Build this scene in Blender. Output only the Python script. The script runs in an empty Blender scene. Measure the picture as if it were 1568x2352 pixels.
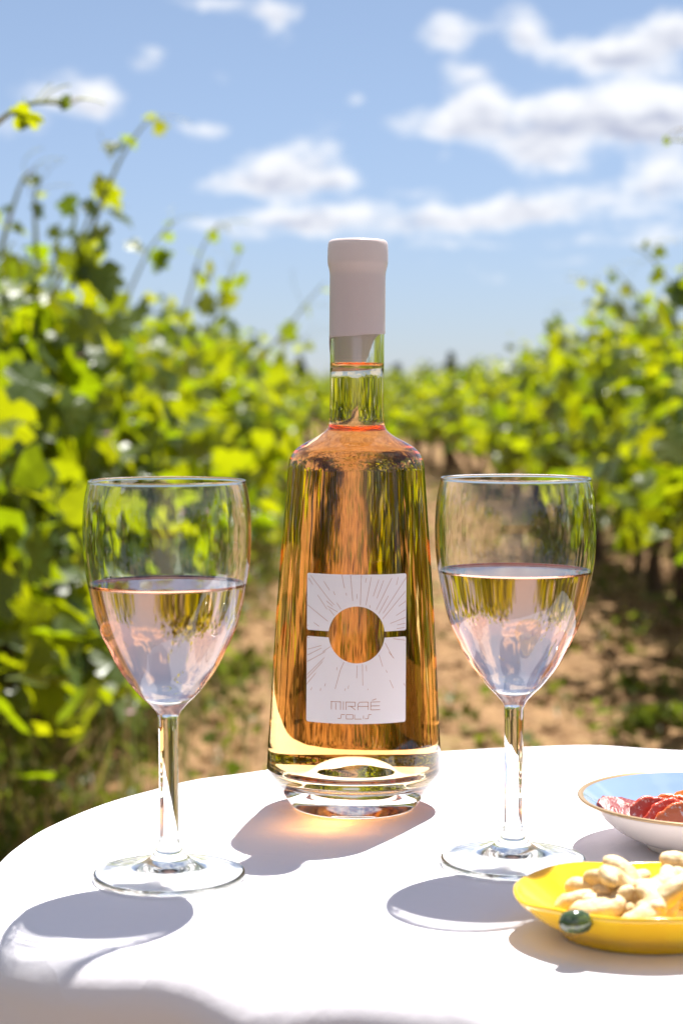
import bpy, bmesh, math, random
import numpy as np
from mathutils import Vector, Matrix, noise
random.seed(7); np.random.seed(7)
R = math.radians
SC = bpy.context.scene
COL = SC.collection

# ------------------------------------------------------------ camera
FPX = 4300.0; PX0 = 784.0; PY0 = 1176.0
PITCH = math.atan(281.0 / 4300.0)
TZ = 0.75                      # table top height
CAMZ = TZ + 0.2244
cam_d = bpy.data.cameras.new('camera'); cam = bpy.data.objects.new('camera', cam_d); COL.objects.link(cam)
cam.location = (0, 0, CAMZ); cam.rotation_euler = (R(90) - PITCH, 0, 0)
cam_d.sensor_fit = 'VERTICAL'; cam_d.sensor_height = 36; cam_d.sensor_width = 24
cam_d.lens = 36 * FPX / 2352
cam_d.clip_start = 0.02; cam_d.clip_end = 3000
cam_d.dof.use_dof = True; cam_d.dof.focus_distance = 0.95; cam_d.dof.aperture_fstop = 10.5
cam_d.dof.aperture_blades = 0
SC.camera = cam

# ------------------------------------------------------------ sun, sky, exposure
SUN_EL = R(66); SUN_AZ = R(19.3)          # azimuth clockwise from +Y
sl = bpy.data.lights.new('sun', 'SUN'); sun = bpy.data.objects.new('sun', sl); COL.objects.link(sun)
sl.energy = 4.6; sl.angle = R(0.55); sl.color = (1.0, 0.965, 0.9)
sd = Vector((math.sin(SUN_AZ) * math.cos(SUN_EL), math.cos(SUN_AZ) * math.cos(SUN_EL), math.sin(SUN_EL)))
sun.rotation_euler = sd.to_track_quat('Z', 'Y').to_euler(); sun.location = sd * 50
sl.cycles.is_caustics_light = True
SKY_STR = 0.052
EXPOSURE = 1.5
SC.view_settings.view_transform = 'Standard'; SC.view_settings.look = 'None'
SC.view_settings.gamma = 1; SC.view_settings.use_curve_mapping = False
SC.view_settings.exposure = EXPOSURE
cy = SC.cycles
cy.use_denoising = True
try: cy.denoiser = 'OPENIMAGEDENOISE'
except Exception: pass
cy.caustics_refractive = True; cy.caustics_reflective = False
cy.blur_glossy = 0.3
cy.max_bounces = 20; cy.transmission_bounces = 20; cy.transparent_max_bounces = 12
cy.diffuse_bounces = 4; cy.glossy_bounces = 8
cy.sample_clamp_indirect = 40; cy.sample_clamp_direct = 0

def cdir(x, y):
    "world direction through photograph pixel (1568 x 2352 frame)"
    a = (x - PX0) / FPX; b = (PY0 - y) / FPX
    c, s = math.cos(PITCH), math.sin(PITCH)
    return Vector((a, c + b * s, -s + b * c))
def at(x, y, Y):
    d = cdir(x, y); t = Y / d.y
    return Vector((d.x * t, Y, CAMZ + d.z * t))
def on_z(x, y, z):
    d = cdir(x, y); t = (z - CAMZ) / d.z
    return Vector((d.x * t, d.y * t, z))
def prof(Y, pts):
    "(half width px, y px) -> (radius m, height above table m) for an upright body whose axis stands at depth Y"
    out = []
    for hw, y in pts:
        d = cdir(PX0, y); t = Y / d.y
        out.append((hw * t / FPX, CAMZ + d.z * t - TZ))
    return out

class NT:
    "small helper for node trees"
    def __init__(s, tree): s.t = tree; s.n = tree.nodes; s.l = tree.links
    def add(s, typ, **kw):
        n = s.n.new(typ)
        for k, v in kw.items():
            if k.startswith('i_'):
                n.inputs[k[2:].replace('_', ' ')].default_value = v
            else: setattr(n, k, v)
        return n
    def put(s, inp, v):
        if hasattr(v, 'is_output') or isinstance(v, bpy.types.NodeSocket): s.l.new(v, inp)
        else: inp.default_value = v
    def math(s, op, a, b=None, c=None, clamp=False):
        n = s.n.new('ShaderNodeMath'); n.operation = op; n.use_clamp = clamp
        s.put(n.inputs[0], a)
        if b is not None: s.put(n.inputs[1], b)
        if c is not None: s.put(n.inputs[2], c)
        return n.outputs[0]
    def smooth(s, v, a, b, lo=0.0, hi=1.0):
        n = s.n.new('ShaderNodeMapRange'); n.interpolation_type = 'SMOOTHSTEP'
        s.put(n.inputs['Value'], v)
        n.inputs['From Min'].default_value = a; n.inputs['From Max'].default_value = b
        n.inputs['To Min'].default_value = lo; n.inputs['To Max'].default_value = hi
        return n.outputs[0]
    def noise(s, vec, scale, detail=4, rough=0.5, dist=0.0):
        n = s.n.new('ShaderNodeTexNoise')
        if vec is not None: s.l.new(vec, n.inputs['Vector'])
        n.inputs['Scale'].default_value = scale; n.inputs['Detail'].default_value = detail
        n.inputs['Roughness'].default_value = rough; n.inputs['Distortion'].default_value = dist
        return n
    def mix(s, f, a, b):
        n = s.n.new('ShaderNodeMix'); n.data_type = 'RGBA'
        s.put(n.inputs[0], f); s.put(n.inputs[6], a); s.put(n.inputs[7], b)
        return n.outputs[2]

# ------------------------------------------------------------ world: sky with cumulus
W = bpy.data.worlds.new('World'); SC.world = W; W.use_nodes = True
w = NT(W.node_tree); w.n.clear()
w_out = w.add('ShaderNodeOutputWorld'); w_bg = w.add('ShaderNodeBackground')
w.l.new(w_bg.outputs[0], w_out.inputs[0])
skyn = w.add('ShaderNodeTexSky', sky_type='NISHITA', sun_disc=False, sun_elevation=SUN_EL, sun_rotation=SUN_AZ,
             altitude=100, air_density=1.0, dust_density=0.0, ozone_density=4.0)
tcn = w.add('ShaderNodeTexCoord')
sep = w.add('ShaderNodeSeparateXYZ'); w.l.new(tcn.outputs['Generated'], sep.inputs[0])
az = w.math('ARCTAN2', sep.outputs[0], sep.outputs[1])
el = w.math('ARCSINE', sep.outputs[2])
# direction to "photo-like degrees": angular cloud coordinates in milliradians x 10
cmb = w.add('ShaderNodeCombineXYZ'); w.l.new(az, cmb.inputs[0]); w.l.new(el, cmb.inputs[1])
P = cmb.outputs[0]
wn = w.noise(P, 38, 4, 0.62)
wsub = w.add('ShaderNodeVectorMath', operation='SUBTRACT'); w.l.new(wn.outputs['Color'], wsub.inputs[0]); wsub.inputs[1].default_value = (.5, .5, .5)
wsc = w.add('ShaderNodeVectorMath', operation='MULTIPLY'); w.l.new(wsub.outputs[0], wsc.inputs[0]); wsc.inputs[1].default_value = (0.017, 0.011, 0)
wadd = w.add('ShaderNodeVectorMath', operation='ADD'); w.l.new(P, wadd.inputs[0]); w.l.new(wsc.outputs[0], wadd.inputs[1])
PW = wadd.outputs[0]
BL = [(340,138,52,42,.85),(150,215,150,62,.85),(230,235,60,50,.6),(30,292,95,38,.65),(472,306,62,28,.75),(418,290,26,20,.45),(518,185,42,26,.4),
 (495,418,74,34,.85),(600,385,75,60,1),(715,370,100,72,1),(790,425,62,36,.75),(650,430,130,35,.8),
 (600,515,170,38,.7),(700,490,150,40,.75),(900,505,220,50,.9),(1130,495,200,50,.85),(1230,470,150,50,.7),(1420,450,150,44,.75),(1540,410,110,60,.85),
 (1030,72,104,50,1.05),(1190,50,78,66,.75),(1215,90,60,40,.6),(1085,155,100,32,.6),
 (1330,130,150,44,.85),(1470,110,140,62,1.05),(1560,60,90,52,.9),
 (1080,215,80,60,1),(1010,285,140,44,.95),(1200,285,170,80,1.15),(1400,250,170,80,1.1),(1520,270,150,110,1.15),(1270,365,120,56,.9),
 (1500,542,190,30,.6),(1085,615,62,28,.5),(1140,645,60,20,.4),(1285,635,72,18,.4),(985,597,60,16,.3),
 (640,55,62,66,.6),(600,20,90,34,.75),(455,5,120,26,.7),(815,232,44,24,.55),(760,282,84,26,.4),(420,515,110,26,.4),(1022,352,32,24,.35),(1480,500,190,30,.5),(1200,560,260,20,.4),(900,560,260,16,.35),(1330,600,180,16,.35),(960,440,120,18,.4),(160,690,170,34,.35),(30,600,90,30,.35)]
acc = None; accy = None
for (bx, by, bw, bh, st) in BL:
    d = cdir(bx, by).normalized()
    a0 = math.atan2(d.x, d.y); e0 = math.asin(d.z)
    s1 = w.add('ShaderNodeVectorMath', operation='SUBTRACT'); w.l.new(PW, s1.inputs[0]); s1.inputs[1].default_value = (a0, e0, 0)
    s2 = w.add('ShaderNodeVectorMath', operation='MULTIPLY'); w.l.new(s1.outputs[0], s2.inputs[0]); s2.inputs[1].default_value = (FPX / bw, FPX / bh, 0)
    s3 = w.add('ShaderNodeVectorMath', operation='LENGTH'); w.l.new(s2.outputs[0], s3.inputs[0])
    v = w.smooth(s3.outputs['Value'], 1.35, 0.15, 0, st)
    acc = v if acc is None else w.math('ADD', acc, v)
    sy = w.add('ShaderNodeSeparateXYZ'); w.l.new(s2.outputs[0], sy.inputs[0])
    vy = w.math('MULTIPLY', v, sy.outputs[1])
    accy = vy if accy is None else w.math('ADD', accy, vy)
# away from the view the cumulus goes on, unseen and thickened to fill shadows
sphere_noise = w.noise(tcn.outputs['Generated'], 3.2, 6, 0.55)
zz = w.math('MAXIMUM', sep.outputs[2], 0.0)
n_out = w.smooth(sphere_noise.outputs['Fac'], 0.42, 0.60, 0, 1.2)
aaz = w.math('ABSOLUTE', az)
outm = w.math('MAXIMUM', w.smooth(aaz, 0.20, 0.32), w.smooth(el, 0.21, 0.32))
outm = w.math('MULTIPLY', outm, w.smooth(el, 0.02, 0.10))
pst = w.add('ShaderNodeVectorMath', operation='MULTIPLY'); w.l.new(P, pst.inputs[0]); pst.inputs[1].default_value = (1, 1.9, 1)
fb = w.noise(pst.outputs[0], 44, 6, 0.58)
fb2 = w.noise(P, 210, 4, 0.6)
fsum = w.math('ADD', w.math('MULTIPLY', w.math('SUBTRACT', fb.outputs['Fac'], 0.5), 1.9), w.math('MULTIPLY', w.math('SUBTRACT', fb2.outputs['Fac'], 0.5), 0.35))
base = w.math('ADD', acc, w.math('MULTIPLY', outm, n_out))
edge = w.math('ADD', base, w.math('MULTIPLY', fsum, w.smooth(base, 0.02, 0.5)))
dens = w.smooth(edge, 0.22, 1.30)
# cloud tone: sunlit tops, grey lavender bases
tone = w.math('DIVIDE', accy, w.math('MAXIMUM', acc, 0.15))
tone = w.math('ADD', tone, w.math('MULTIPLY', w.math('SUBTRACT', fb.outputs['Fac'], 0.5), 2.2))
tone = w.smooth(tone, -0.75, 0.55)
thick = w.smooth(base, 0.55, 1.5)
shade = w.math('SUBTRACT', 1.0, w.math('MULTIPLY', thick, w.math('SUBTRACT', 1.0, tone)))
ccol = w.mix(shade, (0.42, 0.45, 0.57, 1), (0.86, 0.87, 0.90, 1))
skys = w.add('ShaderNodeVectorMath', operation='SCALE'); w.l.new(skyn.outputs[0], skys.inputs[0]); skys.inputs[3].default_value = SKY_STR
tmix = w.mix(w.smooth(el, 0.0, 0.22), (.49, .55, .76, 1), (.62, .66, .745, 1))
tintn = w.add('ShaderNodeVectorMath', operation='MULTIPLY'); w.l.new(skys.outputs[0], tintn.inputs[0]); w.l.new(tmix, tintn.inputs[1])
hs = w.add('ShaderNodeHueSaturation'); hs.inputs['Saturation'].default_value = 0.80; w.l.new(tintn.outputs[0], hs.inputs['Color'])
CLG = 0.43
cl = w.add('ShaderNodeVectorMath', operation='SCALE'); w.l.new(ccol, cl.inputs[0]); cl.inputs[3].default_value = CLG
final = w.mix(w.math('MULTIPLY', dens, 0.95), hs.outputs[0], cl.outputs[0])
w.l.new(final, w_bg.inputs['Color']); w_bg.inputs['Strength'].default_value = 1.0

# ------------------------------------------------------------ object helpers
def tag(o, label=None, cat=None, group=None, kind=None):
    if label: o['label'] = label
    if cat: o['category'] = cat
    if group: o['group'] = group
    if kind: o['kind'] = kind
    return o
def empty(name, loc, rot=(0, 0, 0)):
    o = bpy.data.objects.new(name, None); COL.objects.link(o); o.empty_display_size = .05
    o.location = loc; o.rotation_euler = rot; return o
def mobj(name, mesh, mats=None, parent=None, smooth=True):
    if mats is not None:
        for m in (mats if isinstance(mats, (list, tuple)) else [mats]): mesh.materials.append(m)
    o = bpy.data.objects.new(name, mesh); COL.objects.link(o)
    if smooth and len(mesh.polygons): mesh.polygons.foreach_set('use_smooth', [True] * len(mesh.polygons))
    if parent is not None: o.parent = parent
    return o
def mesh_of(name, V, F):
    m = bpy.data.meshes.new(name); m.from_pydata([tuple(v) for v in V], [], F); m.update(); return m
def lathe(prf, n=96, close=False, mat_of=None):
    "prf: list of (r, z). returns mesh; profile given bottom to top along the OUTSIDE gives outward normals"
    V = []; F = []; idx = []
    for r, z in prf:
        if r < 1e-7:
            idx.append([len(V)] * n); V.append((0, 0, z))
        else:
            idx.append(list(range(len(V), len(V) + n)))
            for k in range(n):
                a = 2 * math.pi * k / n; V.append((r * math.cos(a), r * math.sin(a), z))
    mi = []
    for i in range(len(prf) - 1):
        A, B = idx[i], idx[i + 1]
        for k in range(n):
            k2 = (k + 1) % n
            q = [A[k], A[k2], B[k2], B[k]]
            qq = []
            for t in q:
                if t not in qq: qq.append(t)
            if len(qq) > 2: F.append(qq); mi.append(mat_of(i) if mat_of else 0)
    m = mesh_of('lathe', V, F)
    if mat_of: m.polygons.foreach_set('material_index', mi)
    return m
def smooth_prof(pts, per=6):
    "Catmull-Rom through (r, z) points"
    out = []
    P_ = [pts[0]] + list(pts) + [pts[-1]]
    for i in range(1, len(P_) - 2):
        p0, p1, p2, p3 = [np.array(q, float) for q in P_[i - 1:i + 3]]
        for k in range(per):
            t = k / per
            q = 0.5 * ((2 * p1) + (-p0 + p2) * t + (2 * p0 - 5 * p1 + 4 * p2 - p3) * t * t + (-p0 + 3 * p1 - 3 * p2 + p3) * t ** 3)
            out.append((max(0.0, float(q[0])), float(q[1])))
    out.append(tuple(pts[-1])); return out
def rat(prf, z):
    "radius of a profile (z increasing) at height z"
    for (r0, z0), (r1, z1) in zip(prf[:-1], prf[1:]):
        if z0 <= z <= z1 or z1 <= z <= z0:
            t = 0 if z1 == z0 else (z - z0) / (z1 - z0); return r0 + (r1 - r0) * t
    return prf[-1][0]
class MB:
    "collects vertices and faces for one mesh"
    def __init__(s): s.V = []; s.F = []
    def add(s, V, F):
        k = len(s.V); s.V += [tuple(v) for v in V]; s.F += [[i + k for i in f] for f in F]
    def tube(s, pts, rad, n=6, cap=True):
        pts = [Vector(p) for p in pts]
        rings = []; up = Vector((0.13, 0.31, 1)).normalized()
        for i, p in enumerate(pts):
            d = (pts[min(i + 1, len(pts) - 1)] - pts[max(i - 1, 0)]).normalized()
            u = d.cross(up)
            if u.length < 1e-3: u = d.cross(Vector((1, 0, 0)))
            u.normalize(); v = d.cross(u)
            r = rad[i] if isinstance(rad, (list, tuple)) else rad
            rings.append([p + (u * math.cos(2 * math.pi * k / n) + v * math.sin(2 * math.pi * k / n)) * r for k in range(n)])
        V = [q for rg in rings for q in rg]; F = []
        for i in range(len(rings) - 1):
            for k in range(n):
                a = i * n + k; b = i * n + (k + 1) % n
                F.append([a, b, b + n, a + n])
        if cap: F.append(list(range(n))); F.append([len(V) - n + k for k in range(n)][::-1])
        s.add(V, F)
    def mesh(s, name='m'): return mesh_of(name, s.V, s.F)

def mat(name):
    m = bpy.data.materials.new(name); m.use_nodes = True
    t = NT(m.node_tree); t.n.clear()
    o = t.add('ShaderNodeOutputMaterial'); return m, t, o
def principled(name, col, rough=.5, spec=.5, bump=None, var=None, coat=0.0, **kw):
    m, t, o = mat(name)
    b = t.add('ShaderNodeBsdfPrincipled'); t.l.new(b.outputs[0], o.inputs[0])
    b.inputs['Base Color'].default_value = (*col, 1); b.inputs['Roughness'].default_value = rough
    b.inputs['Specular IOR Level'].default_value = spec
    b.inputs['Coat Weight'].default_value = coat; b.inputs['Coat Roughness'].default_value = 0.04
    tc = t.add('ShaderNodeTexCoord')
    if var:
        sc, col2, lo, hi = var
        nz = t.noise(tc.outputs['Object'], sc, 5, .6)
        t.l.new(t.mix(t.smooth(nz.outputs['Fac'], lo, hi), (*col, 1), (*col2, 1)), b.inputs['Base Color'])
    if bump:
        sc, st, ds = bump
        nz = t.noise(tc.outputs['Object'], sc, 4, .6)
        bp = t.add('ShaderNodeBump'); bp.inputs['Strength'].default_value = st; bp.inputs['Distance'].default_value = ds
        t.l.new(nz.outputs['Fac'], bp.inputs['Height']); t.l.new(bp.outputs[0], b.inputs['Normal'])
    for k, v in kw.items(): b.inputs[k.replace('_', ' ')].default_value = v
    return m
def glass(name, ior, col=(1, 1, 1), absorb=None, wob=None):
    m, t, o = mat(name)
    g = t.add('ShaderNodeBsdfGlass'); g.inputs['IOR'].default_value = ior; g.inputs['Roughness'].default_value = 0.0
    g.inputs['Color'].default_value = (*col, 1)
    t.l.new(g.outputs[0], o.inputs[0])
    if absorb:
        v = t.add('ShaderNodeVolumeAbsorption'); c, dn = absorb
        v.inputs['Color'].default_value = (*c, 1); v.inputs['Density'].default_value = dn
        t.l.new(v.outputs[0], o.inputs['Volume'])
    if wob:
        sc, st, ds = wob
        tc = t.add('ShaderNodeTexCoord')
        mp = t.add('ShaderNodeMapping'); mp.inputs['Scale'].default_value = (1, 1, .35); t.l.new(tc.outputs['Object'], mp.inputs[0])
        nz = t.noise(mp.outputs[0], sc, 2, .5)
        bp = t.add('ShaderNodeBump'); bp.inputs['Strength'].default_value = st; bp.inputs['Distance'].default_value = ds
        t.l.new(nz.outputs['Fac'], bp.inputs['Height']); t.l.new(bp.outputs[0], g.inputs['Normal'])
    return m
def caster(o): o.cycles.is_caustics_caster = True

# ------------------------------------------------------------ ground
ROWA = math.atan((890 - 784) / 4300.0)      # the rows run a touch to the right of the view
def vy(X, Y):                                 # vineyard coordinates -> world
    if Y > 12: X -= .0050 * (min(Y, 42) - 12) ** 2
    return (X * math.cos(ROWA) + Y * math.sin(ROWA), -X * math.sin(ROWA) + Y * math.cos(ROWA))
def gz(x, y):
    "height of the soil"
    d = max(0.0, 1 - max(0.0, y - 22) / 30.0) if y > 22 else 1.0
    if d <= 0 or y < -3: return 0.0
    h = 0.035 * noise.noise((x * 1.3, y * 1.1, 0.2)) + 0.03 * noise.noise((x * 4.1, y * 3.6, 3.2))
    h += 0.030 * abs(noise.noise((x * 9.5, y * 8.5, 7.7))) + 0.014 * noise.noise((x * 23, y * 22, 1.7))
    return h * d - 0.012
def graded(segs):
    out = []
    for a, b, s in segs:
        n = max(1, int(round((b - a) / s))); out += [a + (b - a) * k / n for k in range(n)]
    out.append(segs[-1][1]); return out
gx = graded([(-900, -100, 200), (-100, -20, 16), (-20, -5, 1.5), (-5, -2.2, .2), (-2.2, 2.4, .034), (2.4, 5, .2), (5, 20, 1.5), (20, 100, 16), (100, 900, 200)])
gy = graded([(-200, -20, 60), (-20, 2, 2), (2, 3.6, .2), (3.6, 9, .036), (9, 16, .07), (16, 26, .16), (26, 50, 1), (50, 120, 8), (120, 1500, 150)])
NX, NY = len(gx), len(gy)
GV = [(x, y, gz(x, y)) for y in gy for x in gx]
GF = [[j * NX + i, j * NX + i + 1, (j + 1) * NX + i + 1, (j + 1) * NX + i] for j in range(NY - 1) for i in range(NX - 1)]
def soil_mat():
    m, t, o = mat('soil')
    b = t.add('ShaderNodeBsdfPrincipled'); t.l.new(b.outputs[0], o.inputs[0]); b.inputs['Roughness'].default_value = .95
    b.inputs['Specular IOR Level'].default_value = .15
    g = t.add('ShaderNodeNewGeometry')
    n1 = t.noise(g.outputs['Position'], 1.6, 5, .6); n2 = t.noise(g.outputs['Position'], 14, 6, .65); n3 = t.noise(g.outputs['Position'], 90, 3, .6)
    c = t.mix(t.smooth(n2.outputs['Fac'], .35, .68), (0.115, 0.060, 0.026, 1), (0.25, 0.145, 0.068, 1))
    c = t.mix(t.smooth(n3.outputs['Fac'], .5, .75), c, (0.42, 0.28, 0.16, 1))
    # sparse low green on the lane, mostly further off
    c = t.mix(t.math('MULTIPLY', t.smooth(n1.outputs['Fac'], .53, .70), t.smooth(n2.outputs['Fac'], .4, .6)), c, (0.16, 0.17, 0.045, 1))
    t.l.new(c, b.inputs['Base Color'])
    bp = t.add('ShaderNodeBump'); bp.inputs['Strength'].default_value = .9; bp.inputs['Distance'].default_value = .02
    t.l.new(n2.outputs['Fac'], bp.inputs['Height'])
    t.l.new(bp.outputs[0], b.inputs['Normal']); return m
SOIL = soil_mat()
ground = mobj('ground', mesh_of('ground', GV, GF), SOIL); tag(ground, kind='structure')
# clods: broken lumps of earth lying in the lane
def clod(seed, n=8):
    rng = random.Random(seed)
    bm = bmesh.new(); bmesh.ops.create_icosphere(bm, subdivisions=1, radius=1)
    V = [tuple(v.co * (0.75 + .5 * rng.random())) for v in bm.verts]; F = [[v.index for v in f.verts] for f in bm.faces]; bm.free()
    return V, F
CL = [clod(s) for s in range(6)]
cb = MB(); rng = random.Random(3)
for _ in range(5200):
    Y = 3.6 + 15 * rng.random() ** 1.6; X = rng.uniform(-1.5, 1.75)
    x, y = vy(X, Y); s = 0.006 + 0.03 * rng.random() ** 3
    V, F = rng.choice(CL); a = rng.uniform(0, 6.28); z0 = gz(x, y) + s * .15; sy = rng.uniform(.6, 1.2)
    cb.add([(x + s * (v[0] * math.cos(a) - v[1] * sy * math.sin(a)), y + s * (v[0] * math.sin(a) + v[1] * sy * math.cos(a)), z0 + s * .65 * v[2]) for v in V], F)
clods = mobj('soil_clods', cb.mesh('clods'), SOIL, smooth=False); tag(clods, 'loose brown clods of earth scattered over the lane', 'soil', kind='stuff')

# ------------------------------------------------------------ foliage materials
def leaf_mat(name, top, trans, spec=.5, rough=.36, tf=.5, hue=.08):
    m, t, o = mat(name)
    g = t.add('ShaderNodeNewGeometry'); oi = t.add('ShaderNodeObjectInfo')
    rnd = t.math('FRACT', t.math('ADD', g.outputs['Random Per Island'], oi.outputs['Random']))
    b = t.add('ShaderNodeBsdfPrincipled'); b.inputs['Roughness'].default_value = rough; b.inputs['Specular IOR Level'].default_value = spec
    tr = t.add('ShaderNodeBsdfTranslucent')
    c1 = t.mix(rnd, (top[0] * .6, top[1] * .7, top[2] * .6, 1), (top[0] * 1.5, top[1] * 1.3, top[2] * 1.4, 1))
    c2 = t.mix(rnd, (trans[0] * .7, trans[1] * .85, trans[2] * .8, 1), (trans[0] * 1.25, trans[1] * 1.08, trans[2], 1))
    nz = t.noise(g.outputs['Position'], 60, 3, .6)
    c1 = t.mix(t.smooth(nz.outputs['Fac'], .3, .7, 0, .35), c1, (top[0] * 2.2, top[1] * 1.7, top[2] * 2, 1))
    t.l.new(c1, b.inputs['Base Color']); t.l.new(c2, tr.inputs['Color'])
    bp = t.add('ShaderNodeBump'); bp.inputs['Strength'].default_value = .5; bp.inputs['Distance'].default_value = .004
    t.l.new(nz.outputs['Fac'], bp.inputs['Height']); t.l.new(bp.outputs[0], b.inputs['Normal'])
    mx = t.add('ShaderNodeMixShader'); mx.inputs[0].default_value = tf
    t.l.new(b.outputs[0], mx.inputs[1]); t.l.new(tr.outputs[0], mx.inputs[2]); t.l.new(mx.outputs[0], o.inputs[0])
    return m
LEAF = leaf_mat('vine_leaf', (0.042, 0.085, 0.008), (0.355, 0.42, 0.003))
FARLEAF = leaf_mat('far_vine_leaf', (0.085, 0.14, 0.014), (0.36, 0.42, 0.004), spec=.3)
WEED = leaf_mat('weed_leaf', (0.07, 0.10, 0.022), (0.15, 0.19, 0.015), spec=.1)
DRY = leaf_mat('dry_grass', (0.34, 0.26, 0.13), (0.38, 0.29, 0.12), spec=.3, tf=.3)
PINK = principled('pink_petal', (0.66, 0.34, 0.46), .6)
BARK = principled('vine_bark', (0.075, 0.05, 0.035), .95, .1, bump=(60, 1, .01), var=(25, (0.16, 0.11, 0.08), .45, .7))
CANE = principled('green_cane', (0.26, 0.30, 0.08), .5, .4, var=(30, (0.30, 0.20, 0.10), .5, .7))
CONIF = leaf_mat('conifer_needles', (0.02, 0.045, 0.028), (0.02, 0.04, 0.02), spec=.2, tf=.2)

# ------------------------------------------------------------ grape leaf shapes
def leaf_shape(rng, simple=False):
    "palmate five-lobed leaf in XY, stalk end at the origin, tip towards +Y, unit width about 1"
    if simple:
        pts = [(0, 0), (.42, -.02), (.52, .38), (.30, .62), (0, .95), (-.30, .62), (-.52, .38), (-.42, -.02)]
    else:
        pts = [(0, .04), (.16, -.12), (.36, -.08), (.50, .12), (.40, .26), (.56, .44), (.44, .62), (.26, .60), (.16, .82), (0, 1.0),
               (-.16, .82), (-.26, .60), (-.44, .62), (-.56, .44), (-.40, .26), (-.50, .12), (-.36, -.08), (-.16, -.12)]
    pts = [(x * rng.uniform(.88, 1.12), y * rng.uniform(.93, 1.07)) for x, y in pts]
    cup = rng.uniform(-.25, .35); dr = rng.uniform(.0, .35)
    V = [(0, .36, 0.0)] + [(x, y, cup * x * x - dr * max(0, y - .3) ** 2 + rng.uniform(-.03, .03) - .05 * abs(x)) for x, y in pts]
    F = [[0, k + 1, (k + 1) % len(pts) + 1] for k in range(len(pts))]
    return np.array(V), F
lr = random.Random(11)
SHAPES = [leaf_shape(lr) for _ in range(6)]; SIMPLE = [leaf_shape(lr, True) for _ in range(4)]
LEAFMESH = []
for V, F in SHAPES:
    m = mesh_of('leaf', V, F); m.materials.append(LEAF); LEAFMESH.append(m)
def leaf_matrix(pos, rng, size, out=None, upb=.7):
    n = Vector((rng.gauss(0, 1), rng.gauss(0, 1), rng.gauss(0, 1))).normalized() + Vector((0, 0, upb)) + (out * .6 if out else Vector((0, 0, 0)))
    n.normalize()
    t = Vector((rng.gauss(0, 1), rng.gauss(0, 1), rng.gauss(0, .6) - .5)); t = (t - n * t.dot(n)).normalized()
    s = n.cross(t) * -1
    M = Matrix((s, t, n)).transposed().to_4x4()
    return Matrix.Translation(pos) @ M @ Matrix.Scale(size, 4)
def np_mesh(items, shapes, name):
    "items: list of (matrix, shape index)"
    Vs = []; Fs = []; k = 0
    for M, si in items:
        V, F = shapes[si]; A = np.array(M)
        Vs.append(V @ A[:3, :3].T + A[:3, 3]); Fs += [[i + k for i in f] for f in F]; k += len(V)
    V = np.concatenate(Vs)
    m = bpy.data.meshes.new(name); m.from_pydata(V.tolist(), [], Fs); m.update(); return m

# ------------------------------------------------------------ vines
def vine_skeleton(seed, height=1.35, nshoot=13, dens=1.0, low=.50, hang=15):
    rng = random.Random(seed)
    tr = []; p = Vector((rng.uniform(-.04, .04), 0, -.05)); d = Vector((rng.uniform(-.2, .2), rng.uniform(-.3, .3), 1))
    for k in range(8):
        tr.append(p.copy()); p = p + d * .075; d += Vector((rng.uniform(-.25, .25), rng.uniform(-.35, .35), 0)); d.z = 1
        if k == 4: d.x *= -.6
    head = tr[-1]
    arms = []
    for s in (-1, 1):
        a = [head]; q = head.copy()
        for k in range(5):
            q = q + Vector((rng.uniform(-.03, .03), s * .095, rng.uniform(-.01, .05))); a.append(q.copy())
        arms.append(a)
    shoots = []; leaves = []
    for i in range(nshoot):
        a = arms[i % 2]; st = a[1 + (i // 2) % 5].copy()
        lean = Vector((rng.gauss(0, .30), rng.gauss(0, .18), 1)); L = rng.uniform(.65, 1.0) * (height - .5)
        pts = [st]; n = 9
        for k in range(n):
            t = (k + 1) / n
            dirv = lean.normalized() + Vector((lean.x * .9 * t, 0, -.25 * t * t)) + Vector((rng.gauss(0, .12), rng.gauss(0, .12), 0))
            pts.append(pts[-1] + dirv.normalized() * L / n)
        shoots.append(pts)
        nl = int(24 * dens)
        for k in range(nl):
            t = (k + rng.random()) / nl; f = t * n; j = min(n - 1, int(f)); c = pts[j].lerp(pts[j + 1], f - j)
            off = Vector((rng.gauss(0, 1), rng.gauss(0, 1), rng.gauss(0, .5))).normalized() * rng.uniform(.05, .13) * (1.2 - .6 * t)
            sz = rng.uniform(.06, .102) * (1 - .55 * max(0, t - .6) / .4)
            leaves.append((leaf_matrix(c + off, rng, sz, Vector((off.x, off.y, 0)).normalized() if off.length else None), rng.randrange(6)))
    # hanging side shoots that fill the wall of the row down to the trunk
    for i in range(int(hang * dens)):
        sd_ = rng.choice((-1, 1)); q = Vector((sd_ * rng.uniform(.08, .2), rng.uniform(-.5, .5), rng.uniform(min(.55, low + .15), 1.0)))
        dv = Vector((sd_ * rng.uniform(.3, .9), rng.gauss(0, .3), rng.uniform(-.1, .6)))
        for k in range(10):
            q = q + dv.normalized() * .055; dv.z -= .17
            if q.z < low: break
            off = Vector((rng.gauss(0, .04), rng.gauss(0, .05), rng.gauss(0, .04)))
            leaves.append((leaf_matrix(q + off, rng, rng.uniform(.065, .11), Vector((sd_, 0, 0))), rng.randrange(6)))
    return tr, arms, shoots, leaves
def trunk_mesh(tr, arms):
    b = MB(); b.tube(tr, [.05, .04, .034, .03, .028, .027, .03, .026], 7)
    for a in arms: b.tube(a, [.024, .02, .018, .015, .013, .010], 6)
    return b.mesh('trunk')
def cane_mesh(pts, r0=.0055):
    b = MB(); n = len(pts); b.tube(pts, [r0 * (1 - .65 * k / (n - 1)) for k in range(n)], 5); return b.mesh('cane')
NEARV = []
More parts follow.
